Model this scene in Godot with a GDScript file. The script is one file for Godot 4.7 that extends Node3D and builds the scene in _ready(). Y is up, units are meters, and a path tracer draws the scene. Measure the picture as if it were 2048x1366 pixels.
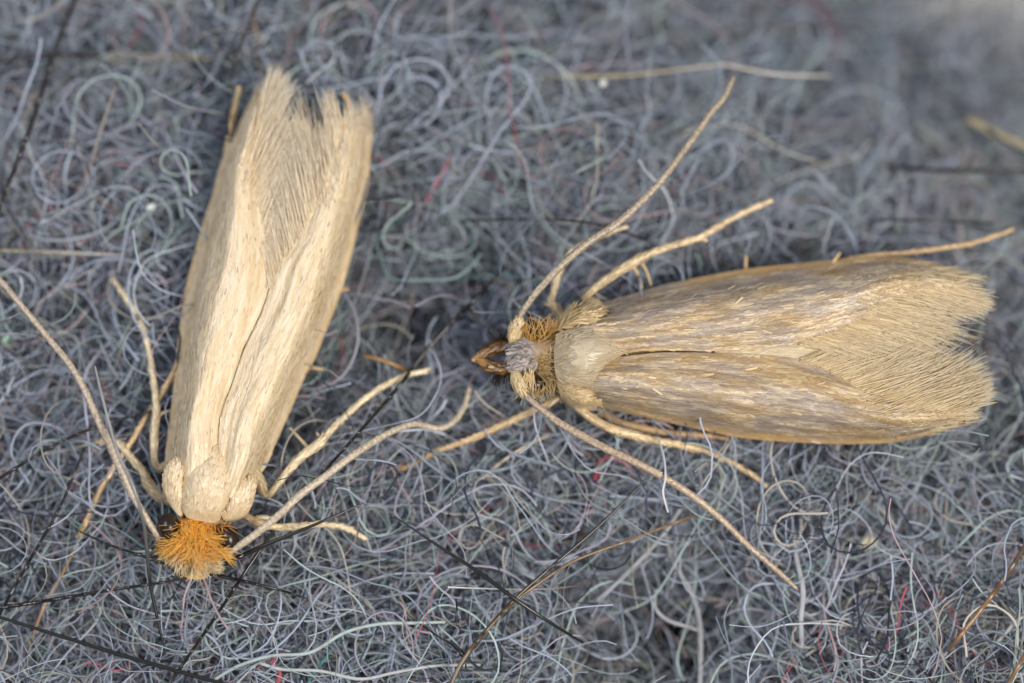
extends Node3D
# Two clothes moths on felted wool, seen through a macro lens. Scale: 1 unit = 1 cm of the real thing.

const DIST := 12.0                      # camera to the middle of the subject
const TAN := 0.683 / 12.0               # half height of the frame over the distance
const TILT := 10.0
var cam_at: Vector3
var cam_basis: Basis
var rng := RandomNumberGenerator.new()
var noise := FastNoiseLite.new()
var noise_b := FastNoiseLite.new()
var M := {}
var scale_mesh: ArrayMesh
var taken := {}


# ---------------------------------------------------------------- helpers
class MB:
	var v := PackedVector3Array()
	var n := PackedVector3Array()
	var c := PackedColorArray()
	var t := PackedInt32Array()

	func vert(p: Vector3, nn: Vector3, col: Color) -> int:
		v.append(p); n.append(nn); c.append(col)
		return v.size() - 1

	func tri(a: int, b: int, d: int) -> void:
		var f := (v[b] - v[a]).cross(v[d] - v[a])
		if f.dot(n[a] + n[b] + n[d]) > 0.0:      # front faces run clockwise
			t.append(a); t.append(d); t.append(b)
		else:
			t.append(a); t.append(b); t.append(d)

	func quad(a: int, b: int, d: int, e: int) -> void:
		tri(a, b, d); tri(a, d, e)

	func tube(pts: PackedVector3Array, rad: PackedFloat32Array, cols: PackedColorArray, sides: int, flat := 1.0) -> void:
		var m := pts.size()
		var side := Vector3.ZERO
		var first := v.size()
		for i in m:
			var tan := (pts[mini(i + 1, m - 1)] - pts[maxi(i - 1, 0)]).normalized()
			if i == 0:
				side = tan.cross(Vector3.UP)
				if side.length() < 0.05: side = tan.cross(Vector3.RIGHT)
			side = (side - tan * side.dot(tan)).normalized()
			var up := side.cross(tan)
			for k in sides:
				var a := TAU * k / sides
				var nn := side * cos(a) + up * sin(a) * flat
				vert(pts[i] + nn * rad[i], nn.normalized(), cols[i])
		for i in m - 1:
			for k in sides:
				var a := first + i * sides + k
				var b := first + i * sides + (k + 1) % sides
				quad(a, b, b + sides, a + sides)
		for e in [0, m - 1]:
			var dir := (pts[0] - pts[1]).normalized() if e == 0 else (pts[m - 1] - pts[m - 2]).normalized()
			var tip := vert(pts[e] + dir * rad[e] * 0.7, dir, cols[e])
			for k in sides:
				tri(tip, first + e * sides + k, first + e * sides + (k + 1) % sides)

	func mesh(m: Material) -> ArrayMesh:
		var a := []
		a.resize(Mesh.ARRAY_MAX)
		a[Mesh.ARRAY_VERTEX] = v
		a[Mesh.ARRAY_NORMAL] = n
		a[Mesh.ARRAY_COLOR] = c
		a[Mesh.ARRAY_INDEX] = t
		var r := ArrayMesh.new()
		r.add_surface_from_arrays(Mesh.PRIMITIVE_TRIANGLES, a)
		r.surface_set_material(0, m)
		return r


func numbered(called: String) -> String:
	var k: int = taken.get(called, 0)
	taken[called] = k + 1
	return called if k == 0 else "%s_%03d" % [called, k]


func part(called: String, mesh: Mesh, parent: Node, kind := "") -> MeshInstance3D:
	var o := MeshInstance3D.new()
	o.name = called if parent != self else numbered(called)
	o.mesh = mesh
	parent.add_child(o, true)
	if kind: o.set_meta("kind", kind)
	return o


func copies(called: String, mesh: Mesh, tr: Array, cols: PackedColorArray, parent: Node) -> MultiMeshInstance3D:
	var mm := MultiMesh.new()
	mm.transform_format = MultiMesh.TRANSFORM_3D
	mm.use_colors = true
	mm.mesh = mesh
	mm.instance_count = tr.size()
	for i in tr.size():
		mm.set_instance_transform(i, tr[i])
		mm.set_instance_color(i, cols[i])
	var o := MultiMeshInstance3D.new()
	o.name = called if parent != self else numbered(called)
	o.multimesh = mm
	parent.add_child(o, true)
	o.set_meta("kind", "stuff")
	return o


func tag(o: Node, label: String, category: String, group := "") -> void:
	o.set_meta("label", label)
	o.set_meta("category", category)
	if group: o.set_meta("group", group)


func P(px: float, py: float, h: float) -> Vector3:      # where the sight line of a photo pixel meets the height h
	var d := cam_basis * Vector3((px - 1024.0) / 683.0 * TAN, (683.0 - py) / 683.0 * TAN, -1.0)
	return cam_at + d * ((h - cam_at.y) / d.y)


func spline(pts: Array, count: int) -> Array:           # rows of numbers, evenly spaced along a Catmull-Rom curve
	var fine := []
	var m := pts.size()
	var w: int = pts[0].size()
	for i in m - 1:
		var a = pts[maxi(i - 1, 0)]
		var b = pts[i]
		var c = pts[i + 1]
		var d = pts[mini(i + 2, m - 1)]
		for s in 16:
			var t := s / 16.0
			var row := []
			for k in w:
				row.append(0.5 * (2.0 * b[k] + (c[k] - a[k]) * t + (2.0 * a[k] - 5.0 * b[k] + 4.0 * c[k] - d[k]) * t * t + (3.0 * b[k] - a[k] - 3.0 * c[k] + d[k]) * t * t * t))
			fine.append(row)
	fine.append(pts[m - 1])
	var run := [0.0]
	for i in range(1, fine.size()):
		run.append(run[i - 1] + Vector2(fine[i][0] - fine[i - 1][0], fine[i][1] - fine[i - 1][1]).length())
	var out := []
	var at := 0
	var total: float = run[-1]
	for j in count:
		var s: float = total * j / (count - 1)
		while at < fine.size() - 2 and run[at + 1] < s: at += 1
		var f: float = clampf((s - run[at]) / maxf(run[at + 1] - run[at], 1e-9), 0.0, 1.0)
		var row := []
		for k in w: row.append(lerpf(fine[at][k], fine[at + 1][k], f))
		out.append(row)
	return out


func vary(c: Color, by: float) -> Color:
	var k := 1.0 + rng.randf_range(-by, by)
	return Color(c.r * k, c.g * k * (1.0 + rng.randf_range(-by, by) * 0.15), c.b * k * (1.0 + rng.randf_range(-by, by) * 0.3))


func curve_at(a: Array, x: float) -> float:              # smooth interpolation through evenly spaced values
	var f := clampf(x, 0.0, 1.0) * (a.size() - 1)
	var i := mini(int(f), a.size() - 2)
	var t := f - i
	var p0: float = a[maxi(i - 1, 0)]
	var p1: float = a[i]
	var p2: float = a[i + 1]
	var p3: float = a[mini(i + 2, a.size() - 1)]
	return 0.5 * (2.0 * p1 + (p2 - p0) * t + (2.0 * p0 - 5.0 * p1 + 4.0 * p2 - p3) * t * t + (3.0 * p1 - p0 - 3.0 * p2 + p3) * t * t * t)


func material(rough: float, spec := 0.5, back := 0.0, sheen := 0.0) -> StandardMaterial3D:
	var m := StandardMaterial3D.new()
	m.vertex_color_use_as_albedo = true
	m.roughness = rough
	m.metallic_specular = spec
	m.cull_mode = BaseMaterial3D.CULL_DISABLED
	if back > 0.0:
		m.backlight_enabled = true
		m.backlight = Color(back, back, back).linear_to_srgb()
	if sheen > 0.0:
		m.rim_enabled = true
		m.rim = sheen
		m.rim_tint = 0.6
	return m


func make_scale() -> ArrayMesh:                          # one wing scale: a slim arched blade, base at the origin, along +z
	var mb := MB.new()
	var wide := [0.35, 0.85, 1.0, 0.92, 0.5]
	var zed := [0.0, 0.25, 0.55, 0.82, 1.0]
	for i in 5:
		for s in 3:
			var x: float = (s - 1) * 0.5 * wide[i]
			var y: float = 0.10 * sin(zed[i] * PI) - absf(s - 1) * 0.10 * wide[i]
			mb.vert(Vector3(x, y, zed[i]), Vector3((s - 1) * 0.45, 1, 0).normalized(), Color.WHITE)
	for i in 4:
		for s in 2:
			var a := i * 3 + s
			mb.quad(a, a + 1, a + 4, a + 3)
	return mb.mesh(M.scale)


func scale_at(p: Vector3, along: Vector3, nrm: Vector3, wide: float, length: float, lift: float, turn: float) -> Transform3D:
	var side := along.cross(nrm).normalized()
	var z := nrm.cross(side).normalized().rotated(nrm, turn).rotated(side.rotated(nrm, turn), lift)
	var x := side.rotated(nrm, turn)
	if z.dot(nrm) < 0.0 and lift > 0.0: z = z - nrm * (2.0 * z.dot(nrm))
	var y := z.cross(x).normalized()
	if y.dot(nrm) < 0.0: y = -y
	return Transform3D(Basis(x * wide, y * wide, z * length), p)


# ---------------------------------------------------------------- surface patches that carry scales
class Sheet:
	var o: Array
	var i: Array
	var host: Node3D
	var h: Callable
	func px(u: float, v: float) -> Vector2:
		var f := clampf(u, 0.0, 1.0) * (o.size() - 1)
		var k := mini(int(f), o.size() - 2)
		var t := f - k
		var a := Vector2(lerpf(o[k][0], o[k + 1][0], t), lerpf(o[k][1], o[k + 1][1], t))
		var b := Vector2(lerpf(i[k][0], i[k + 1][0], t), lerpf(i[k][1], i[k + 1][1], t))
		return b.lerp(a, v)
	func at(u: float, v: float) -> Vector3:
		var q := px(u, v)
		return host.P(q.x, q.y, h.call(u, v))
	func nrm(u: float, v: float) -> Vector3:
		var a := at(minf(u + 0.01, 1.0), v) - at(maxf(u - 0.01, 0.0), v)
		var b := at(u, minf(v + 0.02, 1.0)) - at(u, maxf(v - 0.02, 0.0))
		var c := a.cross(b).normalized()
		return c if c.y > 0.0 else -c


func sheet(outer: Array, inner: Array, h: Callable) -> Sheet:
	var s := Sheet.new()
	s.o = spline(outer, 81)
	s.i = spline(inner, 81)
	s.host = self
	s.h = h
	return s


func sheet_mesh(s: Sheet, nu: int, nv: int, thick: float, col: Callable, m: Material) -> ArrayMesh:
	var mb := MB.new()
	for layer in 2:
		for a in nu + 1:
			for b in nv + 1:
				var u := float(a) / nu
				var v := float(b) / nv
				var n := s.nrm(u, v)
				mb.vert(s.at(u, v) - n * thick * layer, n if layer == 0 else -n, col.call(u, v))
	var w := nv + 1
	var size := (nu + 1) * w
	for layer in 2:
		for a in nu:
			for b in nv:
				var k := layer * size + a * w + b
				mb.quad(k, k + 1, k + w + 1, k + w)
	for a in nu:
		for b in [0, nv]:
			var k: int = a * w + b
			mb.quad(k, k + w, k + w + size, k + size)
	for b in nv:
		for a in [0, nu]:
			var k: int = a * w + b
			mb.quad(k, k + 1, k + 1 + size, k + size)
	return mb.mesh(m)


func scatter_scales(called: String, s: Sheet, count: int, wide: float, length: float, lift: float, wild: float, col: Callable, parent: Node, u1 := 0.97) -> void:
	var tr := []
	var cols := PackedColorArray()
	for k in count:
		var u := rng.randf_range(0.0, u1)
		var v := rng.randf_range(0.015, 0.985)
		var n := s.nrm(u, v)
		var along := s.at(minf(u + 0.02, 1.0), v) - s.at(maxf(u - 0.02, 0.0), v)
		var size := rng.randf_range(0.75, 1.25)
		tr.append(scale_at(s.at(u, v) + n * rng.randf_range(0.0003, 0.0010), along, n, wide * size, length * rng.randf_range(0.75, 1.3), lift * rng.randf_range(0.3, 1.6), rng.randfn(0.0, wild)))
		cols.append(col.call(u, v))
	copies(called, scale_mesh, tr, cols, parent)


func hair_px(mb: MB, x: float, y: float, h0: float, ang: float, bend: float, length: float, h1: float, r: float, c0: Color, c1: Color, seg := 5) -> void:
	var pts := PackedVector3Array()
	var rad := PackedFloat32Array()
	var cols := PackedColorArray()
	for k in seg + 1:
		var t := float(k) / seg
		pts.append(P(x, y, lerpf(h0, h1, t)))
		rad.append(r * lerpf(1.0, 0.22, t * t))
		cols.append(c0.lerp(c1, t))
		var a := ang + bend * t
		x += cos(a) * length / seg
		y += sin(a) * length / seg
	mb.tube(pts, rad, cols, 3)


func strand(rows: Array, per_px := 0.12) -> Array:       # rows of (px, py, height, width in px) -> [points, radii]
	var span := 0.0
	for k in rows.size() - 1:
		span += Vector2(rows[k + 1][0] - rows[k][0], rows[k + 1][1] - rows[k][1]).length()
	var fine := spline(rows, maxi(6, int(span * per_px)))
	var pts := PackedVector3Array()
	var rad := PackedFloat32Array()
	for q in fine:
		pts.append(P(q[0], q[1], q[2]))
		rad.append(q[3] * 0.0005)
	return [pts, rad]


func tube_scales(called: String, pts: PackedVector3Array, rad: PackedFloat32Array, count: int, wide: float, length: float, lift: float, col: Callable, parent: Node) -> void:
	var tr := []
	var cols := PackedColorArray()
	for k in count:
		var f := rng.randf() * (pts.size() - 1.001)
		var i := int(f)
		var along := (pts[i + 1] - pts[i]).normalized()
		var side := along.cross(Vector3.UP).normalized()
		var a := rng.randf_range(-0.3, PI + 0.3)
		var n := (side * cos(a) + side.cross(along) * sin(a)).normalized()
		var p := pts[i].lerp(pts[i + 1], f - i) + n * lerpf(rad[i], rad[i + 1], f - i) * 0.98
		tr.append(scale_at(p, along, n, wide * rng.randf_range(0.7, 1.2), length * rng.randf_range(0.7, 1.3), lift * rng.randf_range(0.3, 1.5), rng.randfn(0.0, 0.15)))
		cols.append(col.call(f / (pts.size() - 1)))
	copies(called, scale_mesh, tr, cols, parent)


# ---------------------------------------------------------------- the scene
func _ready() -> void:
	rng.seed = 7
	noise.seed = 3
	noise.frequency = 1.0
	noise_b.seed = 11
	noise_b.frequency = 1.0
	noise_b.fractal_octaves = 3

	# camera: a macro lens almost straight above
	cam_basis = Basis(Vector3.RIGHT, deg_to_rad(-90.0 + TILT))
	cam_at = Vector3(0, 0.12, 0) + cam_basis.z * DIST
	var cam := Camera3D.new()
	cam.name = "camera"
	cam.transform = Transform3D(cam_basis, cam_at)
	var lens := CameraAttributesPhysical.new()
	lens.frustum_focal_length = 12.0 / TAN
	lens.frustum_focus_distance = DIST - 0.09
	lens.frustum_near = 0.5
	lens.frustum_far = 100.0
	lens.exposure_aperture = 0.33
	cam.attributes = lens
	cam.current = true
	add_child(cam)

	# light: a big soft lamp overhead and a weaker one on the other side, in a dim grey room
	var we := WorldEnvironment.new()
	we.name = "world_environment"
	var env := Environment.new()
	env.background_mode = Environment.BG_COLOR
	env.background_color = Color(0.26, 0.275, 0.31).linear_to_srgb()
	env.tonemap_mode = Environment.TONE_MAPPER_LINEAR
	env.tonemap_exposure = 1.0
	env.sdfgi_enabled = true
	env.ssao_enabled = true
	env.ssil_enabled = true
	we.environment = env
	add_child(we)
	lamp("key_lamp", Vector3(3.6, 7.0, 2.6), 3.2, 77.0, Color(1.0, 0.965, 0.91))
	lamp("fill_lamp", Vector3(-4.6, 6.0, -1.5), 2.6, 26.0, Color(0.95, 0.97, 1.0))

	M.wool = material(0.8, 0.35, 0.16, 0.25)
	M.scale = material(0.34, 0.6, 0.25)
	M.wing = material(0.5, 0.5, 0.15)
	M.hair = material(0.45, 0.35, 0.25)
	M.skin = material(0.38, 0.5, 0.12)
	M.black_hair = material(0.28, 0.6)
	M.eye = material(0.3, 0.5)
	M.cloth = material(0.95, 0.2)
	scale_mesh = make_scale()

	felt()
	moth_pale()
	moth_worn()
	loose_hairs()
	specks()


func lamp(called: String, at: Vector3, side: float, energy: float, col: Color) -> void:
	var l := AreaLight3D.new()
	l.name = called
	l.area_size = Vector2(side, side)
	l.area_range = 40.0
	l.light_energy = energy
	l.light_color = col
	l.shadow_enabled = true
	l.area_attenuation = 2.0
	add_child(l)
	l.look_at_from_position(at, Vector3.ZERO)


# ---------------------------------------------------------------- wool
const PITS := [[1350, 1275, 150, 0.42], [1280, 1160, 80, 0.26], [1490, 965, 45, 0.24], [1960, 650, 65, 0.36], [1950, 905, 60, 0.3], [885, 1150, 60, 0.26], [1150, 1330, 60, 0.15], [975, 505, 90, 0.26], [850, 640, 100, 0.28],
	[770, 700, 85, 0.22], [700, 800, 60, 0.1], [1085, 475, 60, 0.26], [1190, 530, 70, 0.18], [1790, 330, 70, 0.14], [1620, 120, 60, 0.14], [300, 130, 60, 0.12], [180, 600, 70, 0.1], [220, 1060, 50, 0.1], [1560, 620, 60, 0.1], [1885, 1065, 60, 0.22], [1440, 470, 40, 0.12], [640, 560, 60, 0.1], [940, 880, 40, 0.1]]


func pit(p: Vector3) -> float:                          # hollows where the pile has parted
	var h := 0.0
	for q in PITS:
		var c := P(q[0], q[1], 0.0)
		var d: float = Vector2(p.x - c.x, p.z - c.z).length() / (q[2] * 0.001)
		if d < 3.0: h += 1.7 * q[3] * exp(-d * d)
	return h


func felt_height(p: Vector3) -> float:
	var h := noise.get_noise_2d(p.x * 3.0, p.z * 3.0) * 0.06 + noise.get_noise_2d(p.x * 9.0 + 50.0, p.z * 9.0) * 0.06 + noise_b.get_noise_2d(p.x * 14.0, p.z * 14.0 + 30.0) * 0.04
	h -= pit(p)
	var corner := smoothstep(0.25, 1.5, (p.x - 0.15) * 0.75 - p.z * 1.0)
	return h - corner * 0.5 - smoothstep(0.2, 1.1, -p.z) * 0.1


func fibre_shape(k: int) -> ArrayMesh:
	var pts := PackedVector3Array()
	var rad := PackedFloat32Array()
	var cols := PackedColorArray()
	var long := rng.randf_range(0.32, 0.75)
	var steps := 36
	var a := 0.0
	var kap := rng.randf_range(-8.0, 8.0)
	var wave := rng.randf_range(5.0, 12.0)
	var ph := rng.randf() * TAU
	var lift := rng.randf_range(0.12, 0.5)
	var p := Vector3.ZERO
	var r := rng.randf_range(0.0013, 0.0022) if k % 2 == 0 else rng.randf_range(0.0007, 0.0012)
	var curl := rng.randf_range(3.0, 9.5)
	var mid := Vector3.ZERO
	for i in steps:
		pts.append(p)
		mid += p / steps
		rad.append(r * (1.0 + 0.15 * sin(i * 1.7 + k)))
		cols.append(Color.WHITE)
		var ds := long / steps
		kap = clampf(kap * 0.86 + rng.randfn(0.0, curl * 1.25), -45.0, 45.0)
		a += kap * ds
		var e := lift * sin(ph + wave * i * ds)
		p += Vector3(cos(a) * cos(e), sin(e), sin(a) * cos(e)) * ds
	for i in steps: pts[i] -= mid
	var mb := MB.new()
	mb.tube(pts, rad, cols, 5)
	return mb.mesh(M.wool)


func wool_colour(p: Vector3) -> Color:
	var r := rng.randf()
	var red := noise_b.get_noise_2d(p.x * 5.0, p.z * 5.0)
	var teal := noise_b.get_noise_2d(p.x * 4.0 + 70.0, p.z * 4.0)
	var k := rng.randf_range(0.45, 1.26)
	if r < 0.004 + 0.03 * maxf(0.0, red - 0.15): return Color(0.40, 0.10, 0.13) * k
	if r < 0.03 + 0.10 * maxf(0.0, red): return Color(0.46, 0.34, 0.38) * k
	if r < 0.12 + 0.4 * maxf(0.0, teal): return Color(0.38, 0.48, 0.48) * k
	if r < 0.30: return Color(0.045, 0.055, 0.09) * k
	if r < 0.42: return Color(0.39, 0.39, 0.49) * k
	if r < 0.50: return Color(0.44, 0.42, 0.38) * k
	if r < 0.505: return Color(0.09, 0.28, 0.29) * k
	if r < 0.60: return Color(0.47, 0.52, 0.60) * k
	return Color(0.36, 0.415, 0.52) * k


func felt() -> void:
	var ground := MB.new()                                # the cloth under the pile
	var nx := 90
	var nz := 70
	for i in nx + 1:
		for j in nz + 1:
			var p := Vector3(lerpf(-2.2, 2.2, float(i) / nx), 0, lerpf(-1.9, 1.6, float(j) / nz))
			p.y = felt_height(p) - 0.34 + noise.get_noise_2d(p.x * 40.0, p.z * 40.0) * 0.02
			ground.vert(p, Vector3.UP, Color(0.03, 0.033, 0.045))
	for i in nx:
		for j in nz:
			var k := i * (nz + 1) + j
			ground.quad(k, k + 1, k + nz + 2, k + nz + 1)
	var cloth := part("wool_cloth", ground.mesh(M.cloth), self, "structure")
	cloth.set_meta("label", "grey blue felted wool cloth under both moths")
	var kinds := 36
	var count := 64000
	var tr := []
	var cols := []
	for k in kinds:
		tr.append([])
		cols.append(PackedColorArray())
	for n in count:
		var p := Vector3(rng.randf_range(-1.5, 1.5), 0, rng.randf_range(-1.15, 1.0))
		var deep := rng.randf()
		if rng.randf() < 0.97 * smoothstep(0.04, 0.17, pit(p)): continue
		if deep < 0.6 and rng.randf() < 0.88 * smoothstep(0.0, 0.3, noise_b.get_noise_2d(p.x * 7.0 + 12.0, p.z * 7.0 + 40.0)): continue
		p.y = felt_height(p) + 0.02 - 0.30 * pow(deep, 1.1)
		if rng.randf() < 0.03: p.y += rng.randf_range(0.0, 0.03)
		var b := Basis(Vector3.UP, noise.get_noise_2d(p.x * 2.0 + 90.0, p.z * 2.0) * 7.0 + rng.randfn(0.0, 1.0) + (PI if rng.randf() < 0.5 else 0.0)) * Basis(Vector3.RIGHT, rng.randfn(0.0, 0.14)) * Basis(Vector3.FORWARD, rng.randfn(0.0, 0.14))
		if rng.randf() < 0.5: b = b * Basis(Vector3.RIGHT, PI)
		var k := n % kinds
		tr[k].append(Transform3D(b.scaled(Vector3.ONE * rng.randf_range(0.8, 1.3)), p))
		cols[k].append(wool_colour(p))
	for k in kinds:
		copies("wool_fibres", fibre_shape(k), tr[k], cols[k], cloth)


# ---------------------------------------------------------------- moths: shared builders
func leg(parent: Node, rows: Array, base: Color, tip: Color, hairy: int, spurs := []) -> void:
	var s := strand(rows, 0.2)
	for k in s[1].size(): s[1][k] *= 0.88
	base = base.lerp(Color(0.44, 0.40, 0.34), 0.25)
	tip = tip.lerp(Color(0.48, 0.44, 0.38), 0.25)
	var cols := PackedColorArray()
	var m: int = s[0].size()
	for k in m:
		cols.append(vary(base.lerp(tip, float(k) / m), 0.12))
	var mb := MB.new()
	mb.tube(s[0], s[1], cols, 9)
	var o := part("leg", mb.mesh(M.skin), parent)
	if hairy > 0:
		tube_scales("leg_scales", s[0], s[1], hairy, 0.0036, 0.012, 0.07, func(t: float) -> Color: return vary(base.lerp(tip, t) * 1.25, 0.32), o)
	for q in spurs:
		var sp := strand(q, 0.2)
		var sc := PackedColorArray()
		for k in sp[0].size(): sc.append(vary(tip, 0.1))
		var b := MB.new()
		b.tube(sp[0], sp[1], sc, 6)
		part("spur", b.mesh(M.skin), o)


func antenna(parent: Node, rows: Array, dark: Color, light: Color) -> void:
	var s := strand(rows, 0.55)
	var pts: PackedVector3Array = s[0]
	var rad: PackedFloat32Array = s[1]
	var cols := PackedColorArray()
	for k in pts.size():
		var ring := fmod(k / 6.0, 1.0)                     # one segment of the flagellum is six rings of the tube
		rad[k] = rad[k] * (0.92 + 0.14 * ring)
		cols.append(vary(dark.lerp(light, 0.25 + 0.75 * ring), 0.08))
	var mb := MB.new()
	mb.tube(pts, rad, cols, 9)
	var o := part("antenna", mb.mesh(M.skin), parent)
	tube_scales("antenna_scales", pts, rad, pts.size() * 3, 0.003, 0.007, 0.06, func(_t: float) -> Color: return vary(dark.lerp(light, rng.randf()), 0.2), o)


func body(parent: Node, rows: Array, cols_at: Callable) -> void:      # rows: px, py, height of the middle, half width px, half height
	var fine := spline(rows, 60)
	var mb := MB.new()
	var seg := 20
	for i in fine.size():
		var q = fine[i]
		var p := P(q[0], q[1], q[2])
		var a = fine[mini(i + 1, fine.size() - 1)]
		var b = fine[maxi(i - 1, 0)]
		var along := (P(a[0], a[1], a[2]) - P(b[0], b[1], b[2])).normalized()
		var side := along.cross(Vector3.UP).normalized()
		var up := side.cross(along)
		for k in seg:
			var g := TAU * k / seg
			var d: Vector3 = side * cos(g) * q[3] * 0.001 + up * sin(g) * q[4]
			mb.vert(p + d, (side * cos(g) / maxf(q[3] * 0.001, 0.004) + up * sin(g) / maxf(q[4], 0.004)).normalized(), vary(cols_at.call(float(i) / fine.size()), 0.06))
	for i in fine.size() - 1:
		for k in seg:
			var a := i * seg + k
			var b := i * seg + (k + 1) % seg
			mb.quad(a, b, b + seg, a + seg)
	for e in [0, fine.size() - 1]:
		var q = fine[e]
		var along := P(fine[1][0], fine[1][1], fine[1][2]) - P(q[0], q[1], q[2]) if e == 0 else P(fine[-2][0], fine[-2][1], fine[-2][2]) - P(q[0], q[1], q[2])
		var c := mb.vert(P(q[0], q[1], q[2]), -along.normalized(), cols_at.call(0.0 if e == 0 else 1.0))
		for k in seg: mb.tri(c, e * seg + k, e * seg + (k + 1) % seg)
	part("body", mb.mesh(M.skin), parent)


func ball(called: String, parent: Node, px: float, py: float, h: float, rx: float, ry: float, rz: float, turn: float, col: Color, m: Material, bumpy := 0.0) -> void:
	var mb := MB.new()
	var c := P(px, py, h)
	var b := Basis(Vector3.UP, turn)
	for i in 17:
		for j in 28:
			var th := PI * i / 16.0
			var ph := TAU * j / 28.0
			var d := Vector3(sin(th) * cos(ph), cos(th), sin(th) * sin(ph))
			var k := 1.0 + bumpy * noise.get_noise_3dv(d * 6.0 + c * 40.0)
			mb.vert(c + b * (d * Vector3(rx, ry, rz) * k), (b * (d / Vector3(rx, ry, rz))).normalized(), vary(col, 0.05))
	for i in 16:
		for j in 28:
			var a := i * 28 + j
			var e := i * 28 + (j + 1) % 28
			mb.quad(a, e, e + 28, a + 28)
	part(called, mb.mesh(m), parent)


func dome(called: String, parent: Node, outline: Array, h0: float, h1: float, thick: float, toward: Vector2, count: int, col: Callable, wide := 0.0040, length := 0.016, lift := 0.02, keep := 1.0) -> void:
	# a bulging plate with its own outline; its scales lie back along «toward» (in photo pixels)
	var ring := spline(outline + [outline[0]], 41)
	ring.resize(40)
	var mid := Vector2.ZERO
	for q in ring: mid += Vector2(q[0], q[1]) / 40.0
	var height := func(r: float) -> float: return h0 + (h1 - h0) * (1.0 - pow(r, 2.6))
	var spot := func(k: float, r: float) -> Vector3:
		var f := fposmod(k, 40.0)
		var i := int(f) % 40
		var a := Vector2(ring[i][0], ring[i][1]).lerp(Vector2(ring[(i + 1) % 40][0], ring[(i + 1) % 40][1]), f - int(f))
		var q := mid.lerp(a, r)
		return P(q.x, q.y, height.call(r) + noise.get_noise_2d(q.x * 0.05, q.y * 0.05) * 0.0018)
	var nrm := func(k: float, r: float) -> Vector3:
		var a: Vector3 = spot.call(k, minf(r + 0.04, 1.0)) - spot.call(k, maxf(r - 0.04, 0.0))
		var b: Vector3 = spot.call(k + 0.6, maxf(r, 0.06)) - spot.call(k - 0.6, maxf(r, 0.06))
		var c := a.cross(b).normalized()
		return c if c.y > 0.0 else -c
	var mb := MB.new()
	var rings := 10
	for r in rings + 1:
		for k in 40:
			var rr := float(r) / rings
			mb.vert(spot.call(float(k), rr), nrm.call(float(k), rr), col.call(rr, rng.randf()))
	for k in 40:                                          # the rim goes down to the body
		var p: Vector3 = spot.call(float(k), 0.96)
		mb.vert(p - Vector3(0, thick, 0), (p - P(mid.x, mid.y, h0)).normalized(), col.call(1.0, 0.5))
	for r in rings + 1:
		for k in 40:
			mb.quad(r * 40 + k, r * 40 + (k + 1) % 40, r * 40 + 40 + (k + 1) % 40, r * 40 + 40 + k)
	var o := part(called, mb.mesh(M.skin), parent)
	var tr := []
	var cols := PackedColorArray()
	var dir := (P(mid.x + toward.x, mid.y + toward.y, h0) - P(mid.x, mid.y, h0)).normalized()
	for n in count:
		var k := rng.randf() * 40.0
		var r := sqrt(rng.randf())
		if r < 1.0 - keep and rng.randf() < 0.93: continue
		var nn: Vector3 = nrm.call(k, r)
		var p: Vector3 = spot.call(k, r)
		var along := (dir - nn * dir.dot(nn)).normalized()
		tr.append(scale_at(p + nn * rng.randf_range(0.0, 0.0007), along, nn, wide * rng.randf_range(0.7, 1.25), length * rng.randf_range(0.7, 1.3), lift * rng.randf_range(0.3, 1.6), rng.randfn(0.0, 0.2)))
		cols.append(col.call(r, rng.randf()))
	if tr.size() > 0: copies("plate_scales", scale_mesh, tr, cols, o)


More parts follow.
